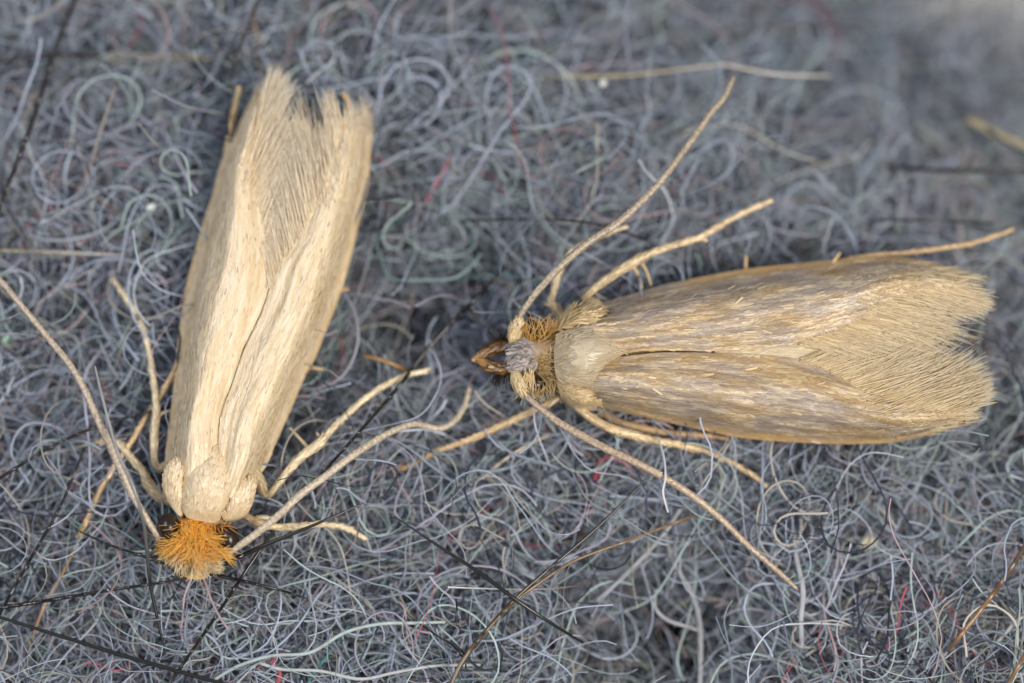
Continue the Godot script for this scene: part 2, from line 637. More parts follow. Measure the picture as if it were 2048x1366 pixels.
# ---------------------------------------------------------------- the pale moth on the left
func moth_pale() -> void:
	var t := Node3D.new()
	t.name = "moth"
	add_child(t)
	tag(t, "pale straw coloured moth with fluffy orange head, facing down on the left", "moth", "clothes moths on the wool")
	var straw := Color(0.74, 0.575, 0.355)
	var cream := Color(0.86, 0.725, 0.525)
	var gold := Color(0.60, 0.40, 0.17)
	body(t, [[388, 1150, 0.075, 10, 0.012], [390, 1138, 0.085, 34, 0.05], [394, 1095, 0.10, 50, 0.07], [400, 1060, 0.10, 46, 0.066], [405, 1040, 0.10, 44, 0.05], [410, 1020, 0.10, 62, 0.07], [418, 970, 0.09, 76, 0.085], [432, 900, 0.085, 78, 0.08],
		[460, 800, 0.08, 72, 0.065], [500, 660, 0.075, 68, 0.06], [550, 480, 0.07, 55, 0.05], [580, 380, 0.07, 18, 0.02]], func(u: float) -> Color: return Color(0.70, 0.44, 0.17) if u < 0.13 else straw)

	# wings
	var seam := [0.0, 0.0]
	var right_in := [[425, 985], [436, 930], [437, 885], [439, 851], [446, 818], [461, 778], [476, 734], [488, 700], [505, 665], [527, 617], [538, 580], [552, 530], [581, 480], [605, 413], [628, 337], [646, 282], [657, 238]]
	var right_out := [[492, 1005], [508, 975], [516, 957], [534, 928], [556, 877], [578, 829], [611, 752], [629, 720], [651, 665], [670, 617], [688, 566], [706, 500], [719, 443], [734, 384], [741, 314], [745, 261], [735, 228]]
	var left_in := [[432, 985], [440, 930], [440, 885], [442, 851], [448, 818], [462, 778], [477, 734], [487, 700], [508, 660], [528, 613], [539, 575], [548, 510], [536, 430], [522, 350], [524, 260], [529, 188]]
	var left_out := [[336, 1005], [329, 975], [328, 950], [334, 880], [344, 800], [352, 720], [361, 640], [375, 560], [400, 466], [423, 393], [444, 320], [467, 276], [488, 229], [512, 182]]
	var prof := [-0.010, -0.002, 0.004, 0.012, 0.016, 0.017, 0.010, -0.014, -0.052, -0.098, -0.118]
	for k in 2:
		var dip := 0.0 if k == 0 else -0.007
		var ht := func(u: float, v: float) -> float:
			var w := noise.get_noise_2d(u * 2.6 + 31.0 * k, v * 3.2) * 0.008 + noise.get_noise_2d(u * 5.0 + 9.0 * k, v * 9.0) * 0.0006
			return lerpf(0.205, 0.165, u) - 0.02 * smoothstep(0.12, 0.0, u) - 0.05 * smoothstep(0.85, 1.0, u) * v + curve_at(prof, v) * (1.0 - 0.35 * smoothstep(0.6, 1.0, u)) + w * smoothstep(0.0, 0.15, v) + dip * (1.0 - v)
		var s := sheet(right_out if k == 0 else left_out, right_in if k == 0 else left_in, ht)
		var col := func(u: float, v: float) -> Color:
			var f := 0.5 + 0.9 * noise_b.get_noise_2d(u * 7.0 + k * 40.0, v * 9.0)
			var c := straw.lerp(cream, clampf(f, 0.0, 1.0))
			c = c.lerp(gold, 0.75 * smoothstep(0.9, 1.0, v) * smoothstep(0.1, 0.5, u))
			if rng.randf() < 0.008 + 0.03 * maxf(0.0, noise_b.get_noise_2d(u * 20.0, v * 16.0 + 80.0)): c = c * 0.6
			return vary(c, 0.07)
		var w := part("forewing", sheet_mesh(s, 70, 22, 0.006, func(u: float, v: float) -> Color: return straw.lerp(gold, 0.6 * smoothstep(0.9, 1.0, v)) * 0.92, M.wing), t)
		scatter_scales("wing_scales", s, 12000, 0.0036, 0.016, 0.018, 0.05, col, w, 0.96)
		var mb := MB.new()
		for n in 2300:                                    # the long fringe along the inner edge and the tip
			var tip := rng.randf() < 0.42
			var u := 0.985 - 0.22 * pow(rng.randf(), 1.7) if tip else lerpf(0.54, 0.985, pow(rng.randf(), 0.8))
			var v := rng.randf_range(0.0, 0.97) if tip else -0.02 + (0.07 + 0.30 * smoothstep(0.55, 0.95, u)) * pow(rng.randf(), 1.6)
			var q := s.px(u, v)
			var along := (s.px(minf(u + 0.03, 1.0), v) - s.px(u - 0.03, v)).normalized()
			var ang := deg_to_rad(-90.0)
			if k == 0: ang += deg_to_rad(rng.randfn(lerpf(-14.0, 1.0, v) if tip else -12.0, 4.0))
			else: ang += deg_to_rad(rng.randfn(lerpf(24.0, 20.0, v) if tip else 22.0, 4.5))
			var long := 76.0 * pow(rng.randf(), 1.4) * (0.75 + 0.5 * noise.get_noise_1d(v * 14.0 + 60.0 * k)) if tip else rng.randf_range(70, 165) * lerpf(0.65, 1.0, smoothstep(0.5, 0.7, u)) * lerpf(1.0, 0.5, smoothstep(0.85, 1.0, u))
			if tip and k == 1: long *= 0.65
			var hh: float = ht.call(u, clampf(v, 0.0, 1.0)) + rng.randf_range(0.0005, 0.004)
			var end := q + Vector2(cos(ang), sin(ang)) * long
			if rng.randf() < 0.95 and (end.distance_to(Vector2(619, 222)) < 26.0 or end.x > 600.0 and end.x < 646.0 and end.y < 238.0 or end.distance_to(Vector2(624, 252)) < 14.0 or (end + q).distance_to(Vector2(619, 230) * 2.0) < 24.0): continue
			var c0 := 1.08 * vary(straw.lerp(cream, rng.randf() * 1.25), 0.14)
			hair_px(mb, q.x, q.y, hh, ang, deg_to_rad(rng.randfn(0.0, 9.0)), long, hh - rng.randf_range(0.0, 0.02), rng.randf_range(0.0007, 0.0014), c0, c0.lerp(Color(0.92, 0.86, 0.74), 0.7))
		part("wing_fringe", mb.mesh(M.hair), w, "stuff")

	var under := sheet([[470, 640], [492, 500], [508, 400], [530, 300], [545, 236]], [[585, 620], [610, 500], [628, 400], [634, 320], [628, 262]], func(u: float, v: float) -> float: return 0.158 - 0.02 * u + 0.008 * sin(v * PI))
	var uw := part("hindwing", sheet_mesh(under, 30, 10, 0.004, func(_u: float, _v: float) -> Color: return vary(cream, 0.06), M.wing), t)
	scatter_scales("wing_scales", under, 900, 0.004, 0.03, 0.03, 0.15, func(_u: float, _v: float) -> Color: return vary(cream, 0.1), uw)

	# plates behind the head
	var plate := func(r: float, f: float) -> Color: return vary(cream.lerp(straw, f) if r < 0.9 else straw, 0.1)
	dome("tegula", t, [[330, 940], [326, 973], [338, 1006], [360, 1030], [367, 1012], [366, 960], [372, 935], [350, 925]], 0.184, 0.198, 0.06, Vector2(0.15, -1), 700, plate)
	dome("tegula", t, [[470, 965], [500, 958], [510, 972], [502, 1004], [484, 1028], [446, 1038], [452, 1010]], 0.182, 0.198, 0.06, Vector2(0.3, -1), 700, plate)
	dome("scutum", t, [[431, 893], [405, 915], [374, 945], [365, 980], [364, 1014], [372, 1032], [402, 1040], [432, 1042], [446, 1022], [460, 995], [467, 972], [455, 930]], 0.192, 0.222, 0.08, Vector2(0.2, -1), 2600, plate)

	# head
	ball("eye", t, 337, 1053, 0.152, 0.022, 0.026, 0.027, 0.2, Color(0.02, 0.012, 0.009), M.eye)
	ball("eye", t, 457, 1076, 0.152, 0.021, 0.026, 0.029, 0.2, Color(0.02, 0.012, 0.009), M.eye)
	var tuft := MB.new()
	var c := Vector2(392, 1084)
	for n in 900:                                         # a short under layer, pale over the mouth
		var a := rng.randf() * TAU
		var q := sqrt(rng.randf())
		var x := c.x + cos(a) * q * 46.0
		var y := c.y + 3.0 + sin(a) * q * 56.0
		if Vector2(x - 335.0, y - 1053.0).length() < 27.0 or Vector2(x - 458.0, y - 1076.0).length() < 27.0: continue
		var front := smoothstep(1098.0, 1118.0, y)
		var h := 0.10 + 0.078 * sqrt(1.0 - q * q)
		var ang := PI * 0.5 - (x - c.x) * 0.02 * front + noise.get_noise_2d(x * 0.03, y * 0.03) * 3.0 * (1.0 - front) + rng.randfn(0.0, 0.3)
		hair_px(tuft, x, y, h, ang, rng.randfn(0.0, 0.7), rng.randf_range(14, 30), h + rng.randf_range(-0.005, 0.015), rng.randf_range(0.0008, 0.0015), vary(Color(0.78, 0.35, 0.04).lerp(Color(0.82, 0.56, 0.26), front), 0.2), vary(Color(0.93, 0.52, 0.12).lerp(Color(0.93, 0.78, 0.52), front), 0.15), 5)
	for m in 84:                                          # loose locks, each with a sweep of its own
		var a := rng.randf() * TAU
		var r := sqrt(rng.randf())
		var kx := c.x + cos(a) * r * 52.0
		var ky := c.y + sin(a) * r * 54.0
		var lock := PI * 0.5 + (kx - c.x) * -0.010 + noise.get_noise_2d(kx * 0.03, ky * 0.03) * 4.0 + rng.randfn(0.0, 0.3)
		if ky < 1062.0: lock = lerp_angle(lock, PI * 0.5 + (c.x - kx) * 0.014 + rng.randfn(0.0, 0.4), 0.6)
		if r > 0.74 and ky > 1066.0: lock = lerp_angle(lock, a + rng.randfn(0.2, 0.35), 0.75)
		var front := smoothstep(1096.0, 1116.0, ky)
		lock = lerp_angle(lock, PI * 0.5 - (kx - c.x) * 0.02 + rng.randfn(0.0, 0.2), front * 0.85)
		var bend := rng.randfn(0.0, 0.9)
		var rise := rng.randf_range(-0.012, 0.035) * (1.0 - 0.7 * r)
		var span := rng.randf_range(26, 54) * (1.0 - 0.4 * front)
		var root := Color(0.82, 0.37, 0.04).lerp(Color(0.84, 0.60, 0.30), front)
		var end := Color(0.95, 0.56, 0.14).lerp(Color(0.93, 0.80, 0.56), front)
		for n in 30:
			var x := kx + rng.randfn(0.0, 5.0)
			var y := ky + rng.randfn(0.0, 5.0)
			if (Vector2(x - 335.0, y - 1053.0).length() < 27.0 or Vector2(x - 458.0, y - 1076.0).length() < 27.0) and rng.randf() < 0.94: continue
			var fx := x + cos(lock + bend * 0.4) * span * 0.6
			var fy := y + sin(lock + bend * 0.4) * span * 0.6
			if (Vector2(fx - 333.0, fy - 1053.0).length() < 23.0 or Vector2(fx - 461.0, fy - 1076.0).length() < 23.0) and rng.randf() < 0.93: continue
			var q := Vector2((x - c.x) / 56.0, (y - c.y) / 62.0).length()
			if q > 1.0: continue
			var h := 0.10 + 0.085 * sqrt(1.0 - q * q) + rng.randf_range(-0.008, 0.008)
			hair_px(tuft, x, y, h, lock + (rng.randfn(0.0, 0.12)), bend + rng.randfn(0.0, 0.25), span * rng.randf_range(0.6, 1.1), h + rise, rng.randf_range(0.0008, 0.0016), vary(root, 0.2), vary(end, 0.15), 6)
	for n in 40:                                         # stray hairs over the eyes and the neck
		var x := rng.randf_range(338, 455)
		var y := 1040.0 + 10.0 * rng.randf() + absf(x - 396.0) * 0.12
		hair_px(tuft, x, y, 0.165, PI * 0.5 + (c.x - x) * 0.02 + rng.randfn(0.0, 0.8), rng.randfn(0.0, 0.6), rng.randf_range(14, 34), 0.19, 0.0013, vary(Color(0.72, 0.33, 0.06), 0.2), vary(Color(0.85, 0.48, 0.16), 0.15), 5)
	part("head_tuft", tuft.mesh(M.hair), t, "stuff")

	# antennae
	antenna(t, [[328, 1092, 0.13, 11], [318, 1078, 0.145, 12], [300, 1048, 0.16, 13], [264, 988, 0.18, 15], [240, 936, 0.195, 17], [215, 880, 0.20, 16], [195, 838, 0.20, 15], [170, 782, 0.19, 14], [140, 730, 0.18, 13], [98, 678, 0.17, 12.5], [50, 620, 0.16, 12], [5, 566, 0.15, 11], [-40, 520, 0.14, 10]], Color(0.36, 0.28, 0.21), Color(0.62, 0.52, 0.41))
	antenna(t, [[434, 1116, 0.13, 11], [446, 1110, 0.145, 13], [470, 1097, 0.16, 14], [510, 1069, 0.17, 15], [560, 1028, 0.18, 15.5], [600, 990, 0.18, 15.5], [650, 953, 0.17, 15], [700, 915, 0.16, 14.5], [745, 885, 0.14, 14], [790, 860, 0.12, 13], [828, 848, 0.10, 12.5], [852, 852, 0.085, 12], [880, 857, 0.075, 12], [908, 843, 0.065, 11.5], [928, 815, 0.055, 11], [938, 780, 0.045, 10]], Color(0.38, 0.31, 0.23), Color(0.64, 0.55, 0.43))

	# legs
	var lc := Color(0.60, 0.48, 0.29)
	var lt := Color(0.68, 0.56, 0.36)
	var orange := Color(0.56, 0.35, 0.13)
	leg(t, [[350, 915, 0.08, 24], [334, 930, 0.085, 22], [318, 936, 0.09, 18], [309, 920, 0.095, 17], [308, 870, 0.095, 20], [312, 810, 0.09, 17], [304, 745, 0.08, 13], [295, 690, 0.07, 12], [279, 640, 0.055, 12], [254, 600, 0.045, 11], [227, 561, 0.035, 9]], lc, lt, 500, [[[312, 832, 0.09, 10], [326, 826, 0.085, 8], [345, 820, 0.08, 4]]])
	leg(t, [[350, 1005, 0.10, 26], [322, 992, 0.10, 30], [300, 972, 0.09, 26], [286, 945, 0.08, 19], [262, 915, 0.075, 17], [242, 892, 0.07, 17], [222, 884, 0.06, 14], [199, 884, 0.05, 10]], Color(0.5, 0.36, 0.18), Color(0.62, 0.5, 0.3), 320)
	leg(t, [[360, 715, 0.08, 13], [343, 752, 0.08, 13], [318, 795, 0.075, 13], [285, 845, 0.07, 13], [258, 890, 0.07, 13], [228, 935, 0.065, 12], [203, 975, 0.06, 13], [182, 1020, 0.055, 12], [160, 1070, 0.035, 12]], Color(0.5, 0.34, 0.14), Color(0.55, 0.36, 0.15), 200)
	leg(t, [[508, 940, 0.09, 26], [522, 968, 0.10, 26], [534, 990, 0.11, 17], [548, 980, 0.12, 15], [575, 944, 0.12, 18], [605, 912, 0.115, 20], [640, 886, 0.11, 23], [652, 872, 0.105, 15], [690, 833, 0.095, 14], [740, 790, 0.085, 13.5], [790, 761, 0.07, 13], [825, 748, 0.06, 10], [853, 742, 0.055, 9]], lc, Color(0.66, 0.54, 0.33), 620, [[[618, 897, 0.10, 9], [602, 880, 0.09, 7], [580, 856, 0.08, 4]], [[648, 885, 0.11, 8], [634, 866, 0.10, 4]]])
	leg(t, [[478, 1020, 0.11, 20], [492, 1032, 0.11, 17], [520, 1046, 0.11, 17], [555, 1054, 0.105, 16], [595, 1052, 0.10, 14], [630, 1049, 0.09, 13], [660, 1050, 0.08, 12], [690, 1056, 0.07, 12], [725, 1074, 0.055, 8]], Color(0.62, 0.46, 0.25), lt, 360, [[[512, 1036, 0.10, 12], [530, 1035, 0.095, 12], [550, 1040, 0.09, 9]]])
	leg(t, [[420, 520, 0.07, 16], [440, 400, 0.07, 15], [456, 285, 0.07, 14], [467, 225, 0.07, 13], [479, 174, 0.07, 11]], orange, Color(0.66, 0.46, 0.22), 120)
	leg(t, [[600, 560, 0.07, 16], [660, 420, 0.07, 15], [690, 300, 0.08, 13], [697, 225, 0.09, 11], [690, 189, 0.095, 9]], orange, Color(0.68, 0.42, 0.17), 120, [[[590, 735, 0.06, 9], [620, 736, 0.06, 8], [648, 738, 0.055, 6]], [[672, 580, 0.06, 9], [697, 578, 0.06, 6]]])


# ---------------------------------------------------------------- the worn moth on the right
func moth_worn() -> void:
	var t := Node3D.new()
	t.name = "moth_001"
	add_child(t)
	tag(t, "worn tan moth with bald grey head and brown mouthparts, facing left", "moth", "clothes moths on the wool")
	var tan := Color(0.46, 0.32, 0.16)
	var grey := Color(0.42, 0.35, 0.31)
	var cream := Color(0.74, 0.60, 0.39)
	var gold := Color(0.52, 0.33, 0.13)
	body(t, [[1012, 712, 0.10, 14, 0.02], [1020, 711, 0.10, 30, 0.045], [1045, 710, 0.10, 46, 0.058], [1066, 712, 0.10, 44, 0.056], [1084, 714, 0.11, 36, 0.06], [1102, 715, 0.11, 42, 0.065], [1120, 714, 0.095, 68, 0.075], [1165, 712, 0.09, 80, 0.08], [1240, 708, 0.085, 80, 0.078],
		[1360, 705, 0.08, 80, 0.062], [1500, 703, 0.075, 76, 0.058], [1640, 702, 0.07, 55, 0.045], [1740, 702, 0.07, 18, 0.02]], func(u: float) -> Color: return Color(0.36, 0.26, 0.16) if u < 0.12 else Color(0.50, 0.32, 0.13))

	var up_in := [[1160, 700], [1205, 702], [1250, 704], [1323, 701], [1446, 702], [1540, 695], [1627, 681], [1700, 660], [1760, 638], [1820, 618], [1880, 605], [1925, 596]]
	var up_out := [[1128, 632], [1160, 614], [1200, 606], [1262, 589], [1329, 569], [1415, 551], [1492, 538], [1600, 526], [1698, 517], [1793, 514], [1860, 524], [1920, 545]]
	var low_in := [[1160, 716], [1205, 714], [1250, 712], [1323, 705], [1446, 706], [1569, 714], [1650, 733], [1700, 752], [1760, 770], [1820, 786], [1880, 800], [1930, 812]]
	var low_out := [[1130, 795], [1160, 808], [1200, 815], [1308, 839], [1369, 852], [1431, 866], [1492, 877], [1600, 885], [1698, 888], [1793, 884], [1880, 862], [1930, 846]]
	var prof := [-0.010, -0.002, 0.006, 0.014, 0.019, 0.018, 0.010, -0.008, -0.036, -0.074, -0.100]
	for k in 2:
		var ht := func(u: float, v: float) -> float:
			var w := noise.get_noise_2d(u * 3.0 + 77.0 * k, v * 3.2) * 0.008 + noise.get_noise_2d(u * 9.0 + 19.0 * k, v * 9.0) * 0.0008
			return lerpf(0.20, 0.165, u) - 0.025 * smoothstep(0.15, 0.0, u) + curve_at(prof, v) * (1.0 - 0.3 * smoothstep(0.7, 1.0, u)) + w * smoothstep(0.0, 0.15, v) - (0.004 if k == 1 else 0.0)
		var s := sheet(up_out if k == 0 else low_out, up_in if k == 0 else low_in, ht)
		var worn := func(u: float, v: float) -> float:      # where the scales have rubbed off
			return clampf(0.5 + 1.5 * noise_b.get_noise_2d(u * 4.0 + 15.0 * k, v * 3.5) + 0.5 * exp(-pow((v - 0.62) / 0.25, 2.0)) - 0.6 * smoothstep(0.6, 0.9, u), 0.0, 1.0)
		var base := func(u: float, v: float) -> Color:
			var f: float = worn.call(u, v)
			var c := tan.lerp(grey, f)
			c = c.lerp(gold, 0.8 * smoothstep(0.88, 0.97, v) * smoothstep(0.15, 0.4, u))
			return vary(c, 0.1)
		var col := func(u: float, v: float) -> Color:
			var f: float = worn.call(u, v)
			var streak := noise_b.get_noise_2d(u * 9.0 + 33.0 * k, v * 26.0)
			var c := Color(0.47, 0.325, 0.165).lerp(Color(0.38, 0.315, 0.27), f)
			c = c.lerp(cream, clampf(0.05 + streak * 0.9 + 0.9 * noise_b.get_noise_2d(u * 6.0 + 5.0 + 33.0 * k, v * 9.0) + 0.35 * smoothstep(0.6, 0.95, u), 0.0, 0.95))
			c = c.lerp(Color(0.30, 0.20, 0.10), clampf(-streak * 0.8 - 0.9 * noise_b.get_noise_2d(u * 6.0 + 5.0 + 33.0 * k, v * 9.0) - 0.05, 0.0, 0.5))
			if v > 0.93 and u > 0.3: c = c.lerp(gold, 0.7)
			return vary(c, 0.13)
		var w := part("forewing", sheet_mesh(s, 70, 22, 0.006, base, M.wing), t)
		scatter_scales("wing_scales", s, 12000, 0.0040, 0.014, 0.025, 0.10, col, w, 0.97)
		scatter_scales("loose_scales", s, 36, 0.0040, 0.022, 0.22, 0.3, func(_u: float, _v: float) -> Color: return vary(cream, 0.12), w, 0.85)
		var mb := MB.new()
		for n in 2500:
			var tip := rng.randf() < 0.4
			var u := 0.985 - 0.26 * pow(rng.randf(), 1.6) if tip else lerpf(0.56, 0.985, pow(rng.randf(), 0.8))
			var v := rng.randf_range(0.0, 0.95) if tip else -0.02 + (0.07 + 0.34 * smoothstep(0.6, 0.95, u)) * pow(rng.randf(), 1.6)
			var q := s.px(u, v)
			var ang := 0.0
			if k == 0: ang = deg_to_rad(rng.randfn(lerpf(14.0, 8.0, v) if tip else 14.0, 5.0))
			else: ang = deg_to_rad(rng.randfn(lerpf(-22.0, -8.0, v) if tip else -21.0, 5.0))
			var long := (10.0 + 90.0 * pow(rng.randf(), 1.3)) * (0.8 + 0.5 * noise.get_noise_1d(v * 14.0 + 60.0 * k)) if tip else rng.randf_range(80, 190) * lerpf(0.6, 1.0, smoothstep(0.5, 0.7, u)) * lerpf(1.0, 0.45, smoothstep(0.82, 1.0, u))
			if tip and k == 1: long *= lerpf(1.0, 0.6, v)
			var hh: float = ht.call(u, clampf(v, 0.0, 1.0)) + rng.randf_range(0.0005, 0.004)
			var end := q + Vector2(cos(ang), sin(ang)) * long
			if rng.randf() < 0.93 and end.x > 1912.0 and absf(end.y - 655.0) < (end.x - 1902.0) * 0.42: continue
			var c0 := vary(Color(0.54, 0.38, 0.19).lerp(Color(0.80, 0.66, 0.44), rng.randf()), 0.16)
			hair_px(mb, q.x, q.y, hh, ang, deg_to_rad(rng.randfn(0.0, 9.0)), long, hh - rng.randf_range(0.0, 0.03), rng.randf_range(0.0007, 0.0014), c0, c0.lerp(Color(0.86, 0.76, 0.58), 0.6))
		part("wing_fringe", mb.mesh(M.hair), w, "stuff")
	# the hindwings show pale between the forewings
	var hind := sheet([[1430, 680], [1540, 660], [1640, 645], [1740, 625], [1860, 630]], [[1430, 722], [1540, 735], [1640, 752], [1740, 770], [1860, 765]], func(u: float, v: float) -> float: return 0.162 - 0.02 * u + 0.008 * sin(v * PI))
	var hw := part("hindwing", sheet_mesh(hind, 30, 10, 0.004, func(_u: float, _v: float) -> Color: return vary(Color(0.56, 0.45, 0.30), 0.08), M.wing), t)
	scatter_scales("wing_scales", hind, 900, 0.004, 0.024, 0.03, 0.15, func(_u: float, _v: float) -> Color: return vary(Color(0.60, 0.49, 0.33), 0.12), hw)

	# plates
	var pale := func(r: float, f: float) -> Color: return vary(Color(0.50, 0.42, 0.30).lerp(cream, smoothstep(0.5, 0.95, r) * f), 0.1)
	var tawny := func(_r: float, f: float) -> Color: return vary(Color(0.52, 0.38, 0.19).lerp(cream, f * 0.6), 0.14)
	dome("tegula", t, [[1113, 662], [1124, 630], [1146, 616], [1175, 612], [1196, 618], [1192, 636], [1186, 652], [1150, 656]], 0.165, 0.192, 0.06, Vector2(1, -0.1), 600, tawny, 0.0045, 0.03, 0.06)
	dome("tegula", t, [[1112, 762], [1122, 790], [1156, 810], [1196, 808], [1186, 788], [1178, 770], [1146, 764]], 0.165, 0.192, 0.06, Vector2(1, 0.15), 600, tawny)
	dome("scutum", t, [[1112, 668], [1146, 656], [1187, 652], [1220, 668], [1240, 690], [1247, 703], [1236, 712], [1212, 728], [1194, 752], [1176, 770], [1140, 768], [1114, 756], [1108, 712]], 0.185, 0.228, 0.08, Vector2(1, 0.0), 1000, pale, 0.005, 0.018, 0.03, 0.35)

	# head
	dome("vertex_plate", t, [[1016, 690], [1030, 678], [1046, 674], [1062, 682], [1073, 694], [1070, 714], [1075, 732], [1060, 746], [1044, 750], [1026, 746], [1014, 730], [1018, 710]], 0.160, 0.184, 0.07, Vector2(-1, 0.3), 90, func(r: float, f: float) -> Color: return vary(Color(0.15, 0.12, 0.11).lerp(Color(0.60, 0.55, 0.53), clampf(f * 0.8 + 0.3 * smoothstep(0.6, 1.0, r), 0.0, 1.0)), 0.2), 0.0034, 0.020, 0.04)
	for q in [[[1026, 684, 0.155, 18], [1028, 672, 0.165, 27], [1031, 660, 0.17, 26], [1035, 648, 0.17, 15]], [[1030, 746, 0.155, 18], [1034, 758, 0.165, 29], [1040, 770, 0.17, 29], [1048, 784, 0.17, 16]]]:
		var s := strand(q, 0.4)
		var cols := PackedColorArray()
		for k in s[0].size(): cols.append(vary(Color(0.58, 0.42, 0.20), 0.2))
		var sb := MB.new()
		sb.tube(s[0], s[1], cols, 12)
		var o := part("scape", sb.mesh(M.skin), t)
		tube_scales("scape_scales", s[0], s[1], 150, 0.004, 0.013, 0.09, func(_f: float) -> Color: return vary(Color(0.66, 0.50, 0.27).lerp(cream, rng.randf()), 0.2), o)
	ball("eye", t, 1064, 660, 0.14, 0.023, 0.026, 0.021, 0.0, Color(0.02, 0.012, 0.009), M.eye)
	ball("eye", t, 1072, 770, 0.14, 0.022, 0.026, 0.021, 0.0, Color(0.02, 0.012, 0.009), M.eye)
	for q in [[[1024, 696, 0.12, 26], [1008, 692, 0.125, 28], [990, 696, 0.13, 26], [972, 704, 0.13, 22], [958, 714, 0.125, 15]], [[1024, 736, 0.12, 28], [1006, 738, 0.125, 30], [986, 735, 0.13, 25], [972, 729, 0.13, 20], [963, 723, 0.13, 13]]]:
		var s := strand(q, 0.3)
		var cols := PackedColorArray()
		for k in s[0].size():
			var f: float = float(k) / s[0].size()
			cols.append(vary(Color(0.34, 0.19, 0.06).lerp(Color(0.10, 0.045, 0.02), sin(f * PI * 0.9)).lerp(Color(0.5, 0.2, 0.03), smoothstep(0.7, 1.0, f)), 0.12))
		var pb := MB.new()
		pb.tube(s[0], s[1], cols, 10)
		var po := part("palp", pb.mesh(M.skin), t)
		tube_scales("palp_scales", s[0], s[1], 90, 0.004, 0.014, 0.1, func(f: float) -> Color: return vary(Color(0.42, 0.24, 0.08).lerp(Color(0.06, 0.03, 0.015), clampf(sin(f * PI) + rng.randfn(-0.2, 0.3), 0.0, 1.0)), 0.25), po)
	var black := MB.new()
	for n in 70:
		var low := n % 2 == 0
		hair_px(black, rng.randf_range(988, 1022), 745.0 if low else 688.0, 0.13, (PI * 0.5 if low else -PI * 0.5) + rng.randfn(0.0, 0.3) + (0.25 if low else -0.3), rng.randfn(0.0, 0.3), rng.randf_range(18, 40), 0.15, 0.0011, Color(0.03, 0.025, 0.02), Color(0.05, 0.04, 0.03))
	part("bristles", black.mesh(M.hair), t, "stuff")
	var tuft := MB.new()
	for n in 200:                                         # what is left of the head hair, above and below the bald crown
		var low := n % 5 < 2
		var x := rng.randf_range(1045, 1112)
		var y := rng.randf_range(750, 776) if low else rng.randf_range(660, 684)
		var ang := (PI * 0.5 + (x - 1060.0) * -0.004 if low else -PI * 0.5 + (x - 1066.0) * 0.016) + rng.randfn(0.0, 0.45)
		var c0 := Color(0.76, 0.44, 0.10) if not low else Color(0.68, 0.48, 0.2)
		hair_px(tuft, x, y, 0.15, ang, rng.randfn(0.0, 0.7), rng.randf_range(16, 44), 0.18, 0.0011, vary(c0, 0.2), vary(c0.lerp(cream, 0.45), 0.15), 5)
	for n in 150:                                         # collar
		var y := rng.randf_range(678, 762)
		hair_px(tuft, rng.randf_range(1072, 1100), y, 0.168 - absf(y - 715.0) * 0.0008, rng.randfn(0.0, 0.5), rng.randfn(0.0, 0.6), rng.randf_range(14, 32), 0.19 - absf(y - 715.0) * 0.0007, 0.0013, vary(Color(0.62, 0.40, 0.14), 0.2), vary(Color(0.76, 0.58, 0.32), 0.15), 5)
	for n in 26:                                          # long strands hanging past the lower antenna base
		hair_px(tuft, rng.randf_range(1050, 1068), rng.randf_range(735, 752), 0.185, PI * 0.5 + rng.randfn(0.0, 0.18), rng.randfn(0.0, 0.3), rng.randf_range(30, 62), 0.165, 0.0013, vary(Color(0.7, 0.52, 0.26), 0.15), vary(Color(0.8, 0.66, 0.42), 0.15), 6)
	part("head_tuft", tuft.mesh(M.hair), t, "stuff")

	antenna(t, [[1033, 652, 0.165, 10], [1046, 622, 0.18, 12], [1075, 582, 0.19, 14], [1108, 546, 0.20, 15], [1140, 515, 0.20, 15], [1182, 481, 0.20, 15], [1230, 450, 0.20, 15], [1272, 413, 0.195, 14.5], [1312, 373, 0.19, 14], [1352, 323, 0.185, 13.5], [1392, 268, 0.18, 13], [1422, 225, 0.175, 12.5], [1447, 196, 0.17, 12], [1466, 158, 0.165, 9]], Color(0.27, 0.215, 0.15), Color(0.50, 0.42, 0.32))
	antenna(t, [[1044, 780, 0.165, 10], [1058, 797, 0.175, 12], [1085, 820, 0.18, 14], [1120, 846, 0.185, 15], [1170, 875, 0.185, 16], [1220, 901, 0.18, 16], [1270, 924, 0.175, 15], [1320, 950, 0.165, 15], [1370, 981, 0.15, 14.5], [1412, 1012, 0.135, 14], [1452, 1047, 0.12, 13], [1490, 1085, 0.10, 12], [1530, 1120, 0.085, 11], [1562, 1148, 0.07, 10], [1592, 1176, 0.05, 7]], Color(0.32, 0.235, 0.165), Color(0.54, 0.43, 0.33))

	var lc := Color(0.45, 0.335, 0.18)
	var lt := Color(0.60, 0.475, 0.29)
	leg(t, [[1140, 650, 0.11, 26], [1125, 634, 0.115, 26], [1109, 612, 0.115, 20], [1102, 606, 0.11, 18], [1108, 580, 0.10, 15], [1115, 552, 0.10, 15], [1130, 522, 0.10, 13], [1152, 498, 0.10, 12], [1180, 481, 0.11, 11], [1215, 467, 0.12, 10.5], [1246, 455, 0.12, 8]], lc, lt, 300)
